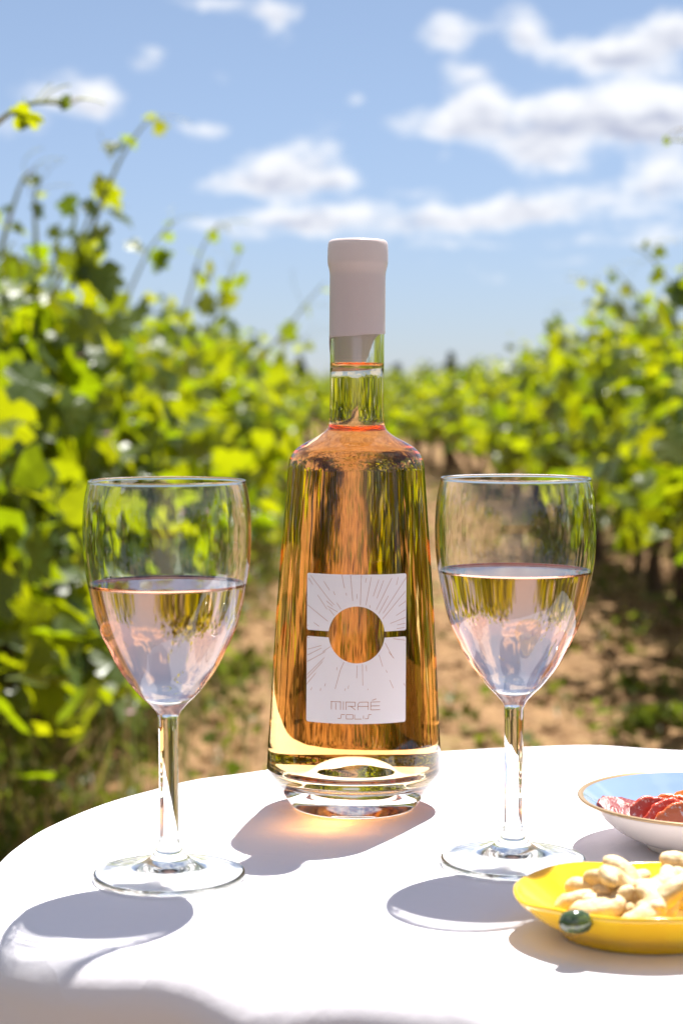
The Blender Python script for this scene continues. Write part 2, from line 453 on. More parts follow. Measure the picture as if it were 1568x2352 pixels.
for s in range(10):
    tr, arms, sh, lv = vine_skeleton(100 + s % 5, height=1.36, nshoot=17, dens=1.9, low=(.50 if s < 5 else .16), hang=(13 if s < 5 else 28))
    # the leaves that stand furthest out towards the camera or the top become single leaf parts
    key = sorted(range(len(lv)), key=lambda i: -(lv[i][0].translation.z * 1.0 + abs(lv[i][0].translation.x) * 1.2 - lv[i][0].translation.y * .4))
    single = key[:110]; rest = key[110:]
    tm = trunk_mesh(tr, arms); tm.materials.append(BARK); tm.polygons.foreach_set('use_smooth', [True] * len(tm.polygons))
    fm = np_mesh([lv[i] for i in rest], SHAPES, 'foliage'); fm.materials.append(LEAF)
    cm = [cane_mesh(p) for p in sh[:10]]
    for c in cm: c.materials.append(CANE)
    NEARV.append((tm, fm, cm, [lv[i] for i in single]))
FARV = []
for s in range(5):
    tr, arms, sh, lv = vine_skeleton(200 + s, height=1.36, nshoot=15, dens=1.15)
    tm = trunk_mesh(tr, arms); tm.materials.append(BARK)
    fm = np_mesh([(M @ Matrix.Scale(1.15, 4), i % 4) for M, i in lv], SIMPLE, 'foliage'); fm.materials.append(LEAF)
    FARV.append((tm, fm))
def link(name, data, parent, M=None):
    o = bpy.data.objects.new(name, data); COL.objects.link(o); o.parent = parent
    if M is not None: o.matrix_local = M
    return o
VINES = {}
def near_vine(X, Y, var, rot, label, sc=1.0, grp='vines of the two rows beside the lane'):
    x, y = vy(X, Y)
    t = empty('grape_vine', (x, y, gz(x, y)), (0, 0, -ROWA + rot)); t.scale = (sc, sc, sc); tag(t, label, 'vine', grp)
    tm, fm, cm, lv = NEARV[var]
    link('trunk', tm, t); f = link('foliage', fm, t); f['kind'] = 'stuff'
    for c in cm: link('cane', c, t)
    for M, i in lv: link('leaf', LEAFMESH[i], t, M)
    return t
def far_vine(X, Y, var, rot, label, sc=1.0, grp='vines of the two rows beside the lane'):
    x, y = vy(X, Y)
    t = empty('grape_vine', (x, y, gz(x, y)), (0, 0, -ROWA + rot)); t.scale = (sc, sc, sc); t.scale.z *= 1 - (.10 if X < 0 else .03) * min(1, max(0, Y - 10) / 12); tag(t, label, 'vine', grp)
    tm, fm = FARV[var]; link('trunk', tm, t); f = link('foliage', fm, t); f['kind'] = 'stuff'
    return t
ORD = ['nearest', 'second', 'third', 'fourth', 'fifth', 'sixth', 'seventh', 'eighth', 'ninth', 'tenth', 'eleventh', 'twelfth']
vr = random.Random(5)
XL, XR = -1.28, 1.30
for side, X0 in (('left', XL), ('right', XR)):
    Y = 4.3 if side == 'left' else 4.9; k = 0
    while Y < 44:
        X = X0 + vr.uniform(-.07, .07); rot = vr.choice((0, math.pi)) + vr.uniform(-.15, .15); sc = vr.uniform(.93, 1.07) * (1.09 if side == 'left' else 1.03)
        if k < 10:
            near = near_vine(X, Y, vr.randrange(5) + (5 if side == 'left' else 0), rot, f'{ORD[k]} vine from the camera in the leafy row on the {side} of the lane', sc)
            VINES[(side, k)] = near
        else:
            far_vine(X, Y, vr.randrange(5), rot, f'green vine further down the {side} row, blurred into its neighbours', sc, f'distant vines of the {side} row')
        k += 1; Y += .82 + vr.uniform(-.08, .08)
for side, X0 in (('left', XL), ('right', XR)):      # the rows run on beside the table: the glass and the wine mirror them
    Y = -1.6
    for k in range(7):
        far_vine(X0 * 1.06, Y, vr.randrange(5), vr.choice((0, math.pi)), f'vine of the {side} row standing level with the table, just out of the picture', 1.0, f'vines of the {side} row beside the table')
        Y += .8
for side, X0 in (('left', XL - 2.4), ('right', XR + 2.4)):
    Y = 9.0
    while Y < 40:
        far_vine(X0 + vr.uniform(-.07, .07), Y, vr.randrange(5), vr.choice((0, math.pi)), f'green vine of the second row, behind the {side} hedge of vines', vr.uniform(.93, 1.07), f'vines of the second row on the {side}')
        Y += .92
# everything beyond: rows that read as one mass
ms = []; fr = random.Random(9)
for k in range(-9, 12):
    X0 = XL + 2.5 * k if k <= 0 else XR + 2.5 * (k - 1)
    y0 = 44 if k in (0, 1) else 41
    Y = y0
    while Y < 170:
        st = .1 + (Y - 40) * .0045
        for _ in range(2):
            x, y = vy(X0 + fr.gauss(0, .28), Y + fr.uniform(0, st)); s = (.2 + (Y - 40) * .0028)
            ms.append((leaf_matrix(Vector((x, y, fr.uniform(.3, 1.1))), fr, s), fr.randrange(4)))
        Y += st
for _ in range(2500):   # the block of vines that closes the lane at its far end
    x, y = vy(fr.uniform(-14, 22), fr.uniform(95, 110)); ms.append((leaf_matrix(Vector((x, y, fr.uniform(.1, 1.2))), fr, .45), fr.randrange(4)))
fv = mobj('distant_vines', np_mesh(ms, SIMPLE, 'distant_vines'), FARLEAF, smooth=False)
tag(fv, 'far vineyard rows merging into one green mass beneath the horizon', 'vineyard', kind='stuff')

# ---- single long shoots that stand out of the rows against the sky, each a part of its vine
def shoot(parent, pts_px, Y, r=.0045, nleaf=8, size=.08, seed=0, tendr=2):
    rng = random.Random(seed)
    P3 = []
    n = len(pts_px)
    for i, q in enumerate(pts_px):
        yy = Y if len(q) == 2 else q[2]; P3.append(at(q[0], q[1], yy))
    S = []
    for i in range(len(P3) - 1):
        p0 = P3[max(0, i - 1)]; p1 = P3[i]; p2 = P3[i + 1]; p3 = P3[min(len(P3) - 1, i + 2)]
        for k in range(5):
            t = k / 5; S.append(0.5 * ((2 * p1) + (-p0 + p2) * t + (2 * p0 - 5 * p1 + 4 * p2 - p3) * t * t + (-p0 + 3 * p1 - 3 * p2 + p3) * t ** 3))
    S.append(P3[-1])
    inv = Matrix.LocRotScale(parent.location, parent.rotation_euler, parent.scale).inverted()
    b = MB(); m = len(S); b.tube([inv @ s for s in S], [r * (1 - .6 * k / (m - 1)) for k in range(m)], 6)
    for k in range(tendr):
        q = S[int(m * rng.uniform(.5, .95))].copy(); dv = Vector((rng.uniform(-.2, 1), rng.uniform(-.4, .4), rng.uniform(.2, 1))).normalized(); tp = [inv @ q]
        for j in range(8):
            q = q + dv * (.0028 * Y if Y > 4 else .006); dv = (dv + Vector((rng.uniform(-.3, .5), rng.uniform(-.2, .2), -.12))).normalized(); tp.append(inv @ q)
        b.tube(tp, .0009, 4)
    c = mobj('cane', b.mesh('cane'), CANE, parent)
    for k in range(nleaf):
        t = (k + .5) / nleaf; s = S[int(t * (m - 1))]
        off = Vector((rng.choice((-1, 1)) * rng.uniform(.3, .8), rng.uniform(-.5, .5), rng.uniform(-.4, .4))) * size * (1.1 - .7 * t)
        M = leaf_matrix(s + off, rng, size * (1.15 - .85 * t), None, .2)
        link('leaf', LEAFMESH[rng.randrange(6)], parent, inv @ M @ Matrix.Scale(1.25, 4))
L = lambda k: VINES[('left', k)]
RV = lambda k: VINES[('right', k)]
shoot(L(0), [(-60, 330), (20, 262), (75, 237), (130, 236), (170, 238)], 2.6, .004, 4, .045, 1, 5)
shoot(L(2), [(150, 700), (200, 560), (245, 440), (280, 360), (320, 300), (350, 268)], 5.2, .006, 10, .085, 2, 2)
shoot(L(2), [(110, 690), (160, 600), (205, 500), (215, 470)], 5.1, .006, 9, .12, 12, 1)
shoot(L(1), [(0, 590), (20, 510), (50, 420), (70, 395)], 4.6, .006, 5, .055, 3, 3)
shoot(L(1), [(85, 600), (82, 520), (80, 455), (95, 405)], 4.7, .006, 5, .05, 4, 3)
shoot(L(3), [(270, 740), (320, 620), (360, 550), (405, 505)], 6.2, .005, 7, .08, 5)
shoot(L(3), [(400, 800), (440, 660), (465, 570), (505, 510)], 6.6, .005, 8, .085, 6)
shoot(L(4), [(450, 830), (500, 700), (530, 630), (555, 570)], 7.4, .005, 8, .09, 7)
shoot(L(4), [(560, 880), (620, 800), (670, 740), (700, 700), (745, 650)], 6.6, .005, 5, .075, 8)
shoot(L(5), [(600, 900), (650, 850), (690, 820), (700, 770)], 8.4, .005, 6, .09, 9)
shoot(RV(2), [(1568, 700), (1530, 640), (1490, 590), (1450, 565)], 6.2, .005, 6, .07, 10)
shoot(RV(3), [(1470, 760), (1430, 700), (1390, 670), (1350, 645), (1300, 640)], 7.0, .005, 6, .07, 11)
shoot(RV(3), [(1500, 760), (1470, 690), (1430, 640), (1400, 610)], 7.2, .005, 6, .06, 13)
shoot(RV(0), [(1640, 345), (1590, 330), (1555, 322), (1520, 325)], 3.2, .003, 3, .03, 14, 3)
shoot(RV(4), [(1330, 840), (1300, 790), (1280, 750), (1262, 735)], 8.6, .005, 7, .08, 15)
shoot(RV(2), [(1560, 760), (1545, 690), (1560, 640), (1575, 600)], 5.9, .005, 7, .09, 16)

# ------------------------------------------------------------ weeds and grass along the feet of the rows
def blade(b, x, y, z, h, a, lean, wd):
    dx, dy = math.cos(a), math.sin(a); nx, ny = -dy, dx
    P_ = []
    for k, t in enumerate((0, .4, .75, 1)):
        ww = wd * (1 - t) ** .6 if t < 1 else 0
        cx = x + dx * lean * h * t * t; cy_ = y + dy * lean * h * t * t; cz = z + h * t * (1 - .25 * lean * t)
        P_.append((cx - nx * ww, cy_ - ny * ww, cz)); P_.append((cx + nx * ww, cy_ + ny * ww, cz))
    b.add(P_, [[0, 1, 3, 2], [2, 3, 5, 4], [4, 5, 7, 6]])
wr = random.Random(21)
gb, db, flw = MB(), MB(), MB(); wl = []; stalks = MB()
def weed_at(X, Y, hmax, dens):
    x, y = vy(X, Y); z = gz(x, y)
    for _ in range(dens):
        a = wr.uniform(0, 6.28); q = (x + wr.gauss(0, .05), y + wr.gauss(0, .05))
        (gb if wr.random() < .48 else db) and blade(gb if wr.random() < .48 else db, q[0], q[1], z, wr.uniform(.4, 1) * hmax, a, wr.uniform(.1, .9), wr.uniform(.0015, .0035))
    if wr.random() < .7:
        hh = wr.uniform(.5, 1) * hmax
        for _ in range(dens):
            p = Vector((x + wr.gauss(0, .05), y + wr.gauss(0, .05), z + wr.uniform(.1, 1) * hh))
            wl.append((leaf_matrix(p, wr, wr.uniform(.018, .045)), wr.randrange(4)))
# left foot: thick, tall weeds; right foot: thinner; lane: sparse tufts
for _ in range(1500):
    Y = 3.7 + 14 * wr.random() ** 1.5; weed_at(XL + wr.gauss(.12, .34), Y, wr.choice((.12, .2, .32, .45)), 9)
for _ in range(150):
    Y = 5 + 16 * wr.random() ** 1.4; weed_at(XR + wr.gauss(-.05, .35), Y, wr.choice((.06, .1, .2)), 7)
for _ in range(240):
    Y = 3.8 + 16 * wr.random() ** 1.3; weed_at(wr.uniform(-1.1, 1.1), Y, wr.choice((.04, .07, .1)), 6)
for (px_, py_, n_) in ((600, 1260, 26), (620, 1320, 18), (1540, 1685, 16), (520, 1545, 8), (610, 1575, 8), (600, 1240, 22), (1240, 1500, 4), (1420, 1575, 6)):
    g0 = on_z(px_, py_, 0)
    for _ in range(n_):
        x, y = g0.x + wr.gauss(0, .10), g0.y + wr.gauss(0, .30 if py_ < 1400 else .05)
        for _k in range(10): blade(gb, x + wr.gauss(0, .02), y + wr.gauss(0, .02), gz(x, y), wr.uniform(.03, .10), wr.uniform(0, 6.28), wr.uniform(.2, .9), .003)
        for _k in range(5): wl.append((leaf_matrix(Vector((x + wr.gauss(0, .04), y + wr.gauss(0, .04), gz(x, y) + wr.uniform(.01, .07))), wr, wr.uniform(.02, .05)), wr.randrange(4)))
grass = mobj('grass', gb.mesh('grass'), WEED, smooth=False); tag(grass, 'fresh green grass blades along the feet of the vines', 'grass', kind='stuff')
dgrass = mobj('dry_grass', db.mesh('dry'), DRY, smooth=False); tag(dgrass, 'dry straw coloured grass blades mixed in under the vines', 'dry grass', kind='stuff')
wds = mobj('weeds', np_mesh(wl, SIMPLE, 'weeds'), WEED, smooth=False); tag(wds, 'low leafy weeds growing at the foot of the vine rows', 'weeds', kind='stuff')
# stalks with small pink flower heads and pale seed heads
fl_px = [(150, 1310), (345, 1420), (225, 1580), (430, 1180), (185, 820), (190, 1160), (105, 1350), (60, 1280), (250, 1000), (375, 1110), (300, 1640), (120, 1560), (520, 1180), (40, 1460)]
for i, (fx, fy) in enumerate(fl_px):
    Yd = wr.uniform(4.1, 4.9); p = at(fx, fy, Yd)
    bx, by = p.x + wr.uniform(-.08, .08), p.y + wr.uniform(-.1, .1)
    h0 = gz(bx, by)
    t = empty('wild_flower', (bx, by, h0)); tag(t, 'thin pink wild flower among the weeds under the left row of vines', 'wild flower', 'pink wild flowers under the left row')
    q = p - Vector((bx, by, h0)); s = MB(); s.tube([(0, 0, -.02), (q.x * .2, q.y * .2, q.z * .5), q], [.002, .0018, .0012], 5); mobj('stem', s.mesh(), CANE, t)
    f = MB()
    for k in range(7):
        a = k * 2 * math.pi / 7; rr = .013
        u = Vector((math.cos(a), math.sin(a), .5)); v_ = Vector((-math.sin(a), math.cos(a), 0)) * .005
        f.add([q, q + u * rr * .6 + v_, q + u * rr, q + u * rr * .6 - v_], [[0, 1, 2, 3]])
    mobj('petals', f.mesh(), PINK, t, smooth=False)

# ------------------------------------------------------------ dark conifers beyond the vineyard
def conifer(px_, ytop, ybase, wpx, label, D=230, seed=1, cone=True):
    rng = random.Random(seed); top = at(px_, ytop, D); wd = wpx / FPX * D / 2
    t = empty('conifer_tree', (top.x, D, 0)); tag(t, label, 'tree', 'dark trees on the horizon')
    H = top.z
    b = MB(); b.tube([(0, 0, -.2), (0, 0, H * .5), (0, 0, H * .9)], [.22, .14, .05], 7); mobj('trunk', b.mesh(), BARK, t)
    it = []
    for _ in range(1500):
        u = rng.random() ** .75; z = H * (.08 + .92 * u); rr = wd * ((1 - u) ** .8 if cone else math.sqrt(max(0, 1 - (2 * u - .9) ** 2 * .8))) * (.8 + .4 * math.sin(z * 3.1 + seed))
        a = rng.uniform(0, 6.28); r_ = rr * math.sqrt(rng.random())
        it.append((leaf_matrix(Vector((r_ * math.cos(a), r_ * math.sin(a), z)), rng, rng.uniform(.3, .6)), rng.randrange(4)))
    c = mobj('crown', np_mesh(it, SIMPLE, 'crown'), CONIF, t, smooth=False); c['kind'] = 'stuff'
conifer(911, 838, 900, 46, 'slim dark conifer on the horizon just right of the bottle neck', seed=1)
conifer(1036, 812, 880, 52, 'taller dark conifer on the horizon, right of the slim one', seed=2)
conifer(1088, 838, 880, 60, 'low round dark tree right of the taller conifer', seed=3, cone=False)
conifer(690, 822, 890, 44, 'dark conifer on the horizon left of the bottle neck', seed=4)
conifer(884, 868, 900, 50, 'low dark bush beside the neck of the bottle on the horizon', seed=5, cone=False)
conifer(640, 850, 890, 60, 'low dark tree behind the left row of vines', seed=6, cone=False)
conifer(1270, 800, 880, 70, 'broad dark tree mostly hidden behind the right row of vines', seed=7, cone=False)

# ------------------------------------------------------------ table and cloth
TC = Vector((0.138, 0.880)); TR = 0.314
def tr_at(th):
    q = max(0, min(1, (-math.sin(th) - .33) / .55)); return TR - .091 * q * q * (3 - 2 * q)
def table_top():
    n = 120; V = []; F = []; rows = [(.03, .722), (.026, .726), (.026, .744), (.03, .7465)]
    for o_, z in rows:
        for k in range(n):
            th = 2 * math.pi * k / n; r = tr_at(th) - o_; V.append((r * math.cos(th), r * math.sin(th), z))
    for i in range(3):
        for k in range(n): F.append([i * n + k, i * n + (k + 1) % n, (i + 1) * n + (k + 1) % n, (i + 1) * n + k])
    F.append(list(range(n))[::-1]); F.append([3 * n + k for k in range(n)])
    return mesh_of('table_top', V, F)
wood = principled('table_wood', (0.25, 0.16, 0.09), .5)
tb = empty('round_table', (TC.x, TC.y, 0)); tag(tb, 'small round bistro table carrying the white cloth', 'table')
mobj('table_top', table_top(), wood, tb)
mobj('pedestal', lathe([(0, .03), (.03, .03), (.03, .70), (.06, .7215), (0, .7215)], 32), wood, tb)
mobj('foot', lathe([(0, 0), (.22, 0), (.22, .015), (.04, .04), (0, .04)], 48), wood, tb)
def cloth_mat():
    m, t, o = mat('white_cotton')
    b = t.add('ShaderNodeBsdfPrincipled'); t.l.new(b.outputs[0], o.inputs[0])
    b.inputs['Base Color'].default_value = (.79, .755, .81, 1); b.inputs['Roughness'].default_value = .85; b.inputs['Specular IOR Level'].default_value = .2
    b.inputs['Sheen Weight'].default_value = .15
    g = t.add('ShaderNodeNewGeometry')
    sp = t.add('ShaderNodeSeparateXYZ'); t.l.new(g.outputs['Position'], sp.inputs[0])
    wx = t.math('SINE', t.math('MULTIPLY', sp.outputs[0], 5200)); wy = t.math('SINE', t.math('MULTIPLY', sp.outputs[1], 5200))
    nz = t.noise(g.outputs['Position'], 55, 3, .5)
    n4 = t.noise(g.outputs['Position'], 9, 3, .55, 1.5)
    cre = t.math('POWER', t.math('SUBTRACT', 1.0, t.math('ABSOLUTE', t.math('MULTIPLY', t.math('SUBTRACT', n4.outputs['Fac'], .5), 9.0)), None, True), 3.0)
    hsum0 = t.math('ADD', nz.outputs['Fac'], t.math('MULTIPLY', cre, .5))
    hsum = t.math('ADD', t.math('MULTIPLY', t.noise(g.outputs['Position'], 1600, 2, .5).outputs['Fac'], .10), hsum0)
    bp = t.add('ShaderNodeBump'); bp.inputs['Strength'].default_value = .35; bp.inputs['Distance'].default_value = .0012
    t.l.new(hsum, bp.inputs['Height']); t.l.new(bp.outputs[0], b.inputs['Normal']); return m
CLOTH = cloth_mat()
def cloth():
    NT_, BR = 360, .024
    radii = list(np.linspace(0, 1, 60)) ; V = []; F = []
    rows = 0
    def wr_(x, y): return -0.0007 * (0.5 + 0.5 * noise.noise((x * 14, y * 9, 1))) - .0004
    prof_s = [('top', r) for r in radii[1:]] + [('bend', a) for a in np.linspace(.12, math.pi / 2, 10)] + [('hang', h) for h in np.linspace(.012, .44, 34)]
    V.append((TC.x, TC.y, TZ - .001))
    for kind, v in prof_s:
        for k in range(NT_):
            th = 2 * math.pi * k / NT_
            fold = math.sin(11 * th + 1.2 * math.sin(3 * th + .7) + 1.7) + .4 * math.sin(27 * th + 2)
            TRR = tr_at(th) + .004 * math.sin(5 * th + .4)
            if kind == 'top':
                r = v * (TRR - BR); e = max(0, (r - (TRR - .12)) / .12); z = wr_(TC.x + r * math.cos(th), TC.y + r * math.sin(th)) * (1 - .0 * e)
                z -= .0016 * max(0, e - .5) * (1 + fold)
            elif kind == 'bend':
                r = TRR - BR + BR * math.sin(v) + .004 * fold * v / 1.57; z = -BR * (1 - math.cos(v)) - .0010 - .0008 * (1 + fold)
            else:
                am = .004 + .028 * min(1, v / .22) ; r = TRR + .012 * v / .44 * 5 * .3 + fold * am + .006 * noise.noise((math.cos(th) * 5, math.sin(th) * 5, v * 9)); z = -BR - .0026 - v
            V.append((TC.x + r * math.cos(th), TC.y + r * math.sin(th), TZ + z))
        rows += 1
    for k in range(NT_): F.append([0, 1 + k, 1 + (k + 1) % NT_])
    for i in range(rows - 1):
        for k in range(NT_):
            a = 1 + i * NT_ + k; b_ = 1 + i * NT_ + (k + 1) % NT_
            F.append([a, a + NT_, b_ + NT_, b_])
    return mesh_of('tablecloth', V, F)
tcl = mobj('tablecloth', cloth(), CLOTH); tag(tcl, 'white cotton cloth draped over the round table, folds hanging at its edge', 'tablecloth')

tcl.cycles.is_caustics_receiver = True
# ------------------------------------------------------------ the bottle
BY = 0.998; BX = at(812, 1852, BY).x
GLASS = glass('clear_glass', 1.5, (.985, .99, .985), wob=(90, .06, .0006))
BGLASS = glass('bottle_glass', 1.5, (.985, .985, .98), wob=(120, .08, .0006))
WINE_SIDE = glass('rose_wine_against_glass', 1.34 / 1.5, absorb=((.955, .62, .0), 22))
WINE_TOP = glass('rose_wine_surface', 1.34, absorb=((.955, .62, .0), 22))
POUR_SIDE = glass('poured_wine_against_glass', 1.34 / 1.5, absorb=((.985, .57, .34), 22))
POUR_TOP = glass('poured_wine_surface', 1.34, absorb=((.985, .57, .34), 22))
o_px = [(198.5, 1764), (198.6, 1745), (197, 1700), (193.2, 1640), (186, 1500), (177.5, 1360), (169, 1240), (161.5, 1140), (157.8, 1090), (155.5, 1066), (149, 1045), (135, 1028), (113, 1014), (88, 1001), (71, 988), (64.5, 974), (62.4, 950), (61.9, 900), (61.9, 700), (61.9, 600), (61.0, 570)]
o_up = prof(BY, o_px)
H0 = o_up[0][1]
o_low = [(0.0, .0060), (.010, .0056), (.018, .0042), (.0240, .0022), (.0280, .0006), (.0305, .0), (.0325, .0008), (.0345, .0030), (.0400, .0105), (.0437, .0160)]
outer = smooth_prof(o_low + o_up, 5)
outer = [(r, z) for r, z in outer]
WALL = .0019
# inside wall, from the floor dome up the neck
i_low = [(0.0, .0285), (.008, .0275), (.0145, .0240), (.0190, .0195), (.0245, .0168), (.033, .0162), (.0400, .0182), (.0437, .0235)]
zs = [p for p in o_up if p[1] > H0 + .008]
i_up = [(max(r - (WALL + (.0 if r > .03 else -.0002)), .0128), z - (.0012 if .033 > r > .017 else 0)) for r, z in zs]
i_up = [(min(r, .01305) if z > .2125 else r, z) for r, z in i_up]
inner = smooth_prof(i_low + i_up, 5)
LEVEL = CAMZ + cdir(784, 832).z * (BY / cdir(784, 832).y) - TZ
z_top = o_up[-1][1]
def split_level(inner, level):
    lo = [(r, z) for r, z in inner if z < level]; hi = [(r, z) for r, z in inner if z >= level]
    rl = rat(inner[len(lo) - 2:], level); return lo + [(rl, level)], [(rl, level)] + hi
in_lo, in_hi = split_level(inner, LEVEL)
bottle = empty('wine_bottle', (BX, BY, TZ - .0002), (0, R(.40), 0))
tag(bottle, 'tall tapered clear bottle of rosé wine with pale wax cap, standing between the two glasses', 'wine bottle')
top_close = [(.0135, z_top + .002)]
body_prof = outer + top_close + in_hi[::-1]
bb = mobj('glass_body', lathe(body_prof, 160), BGLASS, bottle)
def liquid_mesh(lo, level, men=.0012, n=160, dx=None):
    "side profile of the inner wall plus a top surface that climbs the wall by a meniscus"
    r = lo[-1][0]; ns = len(lo) - 1
    top = []
    for k in range(8):
        t = k / 7.0; q = 1 - t
        top.append((r - .0040 * t, level - men * (1 - (1 - t) ** 2.2)))
    top.append((r * .5, level - men)); top.append((0, level - men))
    pr = lo + top[1:]
    return lathe(pr, n, mat_of=lambda i: 0 if i < ns else 1)
wine = mobj('rose_wine', liquid_mesh(in_lo, LEVEL), [WINE_SIDE, WINE_TOP])
wine.location = bottle.location; wine.rotation_euler = bottle.rotation_euler
tag(wine, 'amber pink rosé wine filling the tall bottle up to its neck', 'wine')

# wax cap: dipped, lower at the back left
WAX = principled('pale_pink_wax', (0.80, 0.67, 0.66), .3, .5, bump=(240, .15, .0004))
_t = NT(WAX.node_tree); _o = [n for n in _t.n if n.type == 'OUTPUT_MATERIAL'][0]; _b = [n for n in _t.n if n.type == 'BSDF_PRINCIPLED'][0]
_tr = _t.add('ShaderNodeBsdfTranslucent'); _tr.inputs[0].default_value = (.80, .74, .72, 1); _mx = _t.add('ShaderNodeMixShader'); _mx.inputs[0].default_value = .3
_t.l.new(_b.outputs[0], _mx.inputs[1]); _t.l.new(_tr.outputs[0], _mx.inputs[2]); _t.l.new(_mx.outputs[0], _o.inputs[0])
def wax_cap():
    ot = prof(BY, [(63.9, 800), (63.9, 640), (64.1, 628), (66.5, 615), (69.0, 604), (69.4, 590), (69.0, 570), (67.5, 557), (62, 551), (50, 549.5), (25, 549)])
    zc = ot[-1][1]; zsh = ot[1][1]
    zf = CAMZ + cdir(784, 771).z * (BY / cdir(784, 771).y) - TZ
    n = 120; V = []; F = []
    rows = []
    def zb(a):
        # a: angle, camera side is -Y (a = -90 deg), left is -X
        c, s = math.cos(a), math.sin(a)
        z = zf + .0012 * c
        back = max(0, s) ; z -= .0165 * min(1, back * 2.2) * (0.5 - 0.5 * math.tanh((c - .52) * 5))
        z += .00012 * math.sin(5 * a + 1)
        return z
    pro = smooth_prof(ot[1:], 4)
    for k in range(n):
        pass
    def row(fr): 
        i0 = len(V)
        for k in range(n):
            a = 2 * math.pi * k / n; r, z = fr(a); V.append((r * math.cos(a), r * math.sin(a), z))
        rows.append(i0)
    ri = .01462; ro = ot[0][0]
    row(lambda a: (ri, zsh)); row(lambda a: (ri, zb(a) + .0004)); row(lambda a: (ri + .0001, zb(a))); row(lambda a: (ro - .00012, zb(a) + .0001)); row(lambda a: (ro + .0001, zb(a) + .0006)); row(lambda a: (ro, zb(a) + .0016))
    for t in (.25, .5, .75): row(lambda a, t=t: (ro, zb(a) + .0016 + (zsh - zb(a) - .0016) * t))
    for r, z in pro: row(lambda a, r=r, z=z: (r, z))
    for i in range(len(rows) - 1):
        for k in range(n):
            k2 = (k + 1) % n; F.append([rows[i] + k, rows[i] + k2, rows[i + 1] + k2, rows[i + 1] + k])
    c = len(V); V.append((0, 0, zc + .0001))
    for k in range(n): F.append([rows[-1] + k, rows[-1] + (k + 1) % n, c])
    return mesh_of('wax_cap', V, F)
mobj('wax_cap', wax_cap(), WAX, bottle)

# label: two sheets round the front, a disc and a slot left free between them
PAPER = principled('label_paper', (.76, .72, .74), .55, .3, bump=(900, .12, .0002))
INK = principled('copper_ink', (.40, .14, .04), .4, .5)
def bz(y): return CAMZ + cdir(784, y).z * ((BY - .045) / cdir(784, y).y) - TZ
SCL = (BY - .045) / FPX
def on_bottle(u, v, off):
    "u: distance across from the label's centre line (px), v: photo row; wraps on the glass"
    z = bz(v); r = rat(outer[40:], z) if z > H0 else rat(outer, z)
    r += off; a = -math.pi / 2 + math.asin(max(-.98, min(.98, u * SCL / r))) + R(.15)
    return (r * math.cos(a), r * math.sin(a), z)
LX0, LX1, LT, LB, CXL, CYL, CR = -114.0, 117.5, 1321.0, 1662.0, 2.0, 1459.0, 65.0
def sheet(top):
    b = MB(); n = 132; V = []; F = []
    for k in range(n + 1):
        u = LX0 + (LX1 - LX0) * k / n; cc = CR * CR - (u - CXL) ** 2
        h = math.sqrt(cc) if cc > 0 else 0
        slot = 7.0
        corner = min(u - LX0, LX1 - u); rc = 3.5; ce = rc - math.sqrt(max(0, rc * rc - max(0, rc - corner) ** 2)) if corner < rc else 0
        if top: y0, y1 = LT + ce, CYL - max(h, slot) - (ce if h < slot else 0)
        else: y0, y1 = CYL + max(h, slot) + (ce if h < slot else 0), LB - ce
        for j in range(9): V.append(on_bottle(u, y0 + (y1 - y0) * j / 8, .00016))
    for k in range(n):
        for j in range(8):
            a = k * 9 + j; F.append([a, a + 1, a + 10, a + 9])
    return mesh_of('label', V, F)
lab = mobj('label_sheet', sheet(True), PAPER, bottle); mobj('label_sheet', sheet(False), PAPER, bottle)
def strokes(segs, wpx, off=.00026):
    b = MB()
    for (x0, y0, x1, y1) in segs:
        dx, dy = x1 - x0, y1 - y0; Ln = math.hypot(dx, dy); nx, ny = -dy / Ln * wpx / 2, dx / Ln * wpx / 2
        n = max(1, int(Ln / 8)); V = []; F = []
        for k in range(n + 1):
            t = k / n; x, y = x0 + dx * t, y0 + dy * t
            V.append(on_bottle(x + nx, y + ny, off)); V.append(on_bottle(x - nx, y - ny, off))
        for k in range(n): F.append([2 * k, 2 * k + 1, 2 * k + 3, 2 * k + 2])
        b.add(V, F)
    return b.mesh('strokes')
# rays printed round the disc, read off the photograph (crop coordinates -> label px)
raysrc = [(440,220,575,385),(425,240,455,285),(535,255,577,318),(490,155+200,560,455),(555,395,600,430),(605,325,617,350),(665,205,683,292),(684,290,686,300),(697,333,700,352),(728,205,745,390),(775,340,775,374),(806,205,800,420),(843,225,836,258),(878,220,840,420),(868,420,870,438),
 (933,238,893,356),(968,244,920,372),(1028,230,915,455),(1075,225,1062,282),(1135,230,965,480),(1004,356,935,480),(1130,330,962,520),(1135,400,1080,435),(1130,462,1062,500),(1132,518,1018,555),(1130,560,1070,568),(1125,590,1068,594),
 (418,432,566,540),(415,575,425,580),(465,555,503,580),(575,385,612,420),(560,430,635,470),(575,452,612,497),(630,405,660,450),
 (418,665,432,667),(522,733,418,792),(548,758,418,838),(520,715,420,750),(543,800,415,935),(587,718,530,760),(530,830,415,960),(480,915,415,1000),
 (635,865,632,885),(660,880,622,1020),(720,992,716,1015),(697,1014,692,1030),(552,985,545,1005),(518,1020,515,1040),(453,1020,445,1042),
 (780,850,777,940),(818,838,822,992),(845,848,848,890),(858,1015,860,1025),(938,775,965,860),(990,885,998,905),(1018,960,1044,1018),(980,690,1040,800),(1042,665,1130,682),(1128,708,1135,712),(1120,990,1133,1010),(685,825,660,880),(1010,760,1048,806)]
segs = [((565.4 + .3205 * a) - 812, 1256.4 + .3205 * b_, (565.4 + .3205 * c) - 812, 1256.4 + .3205 * d) for a, b_, c, d in raysrc]
segs = [s for s in segs if math.hypot(s[2] - s[0], s[3] - s[1]) > .5]
mobj('ray_print', strokes(segs, .8), INK, bottle, smooth=False)
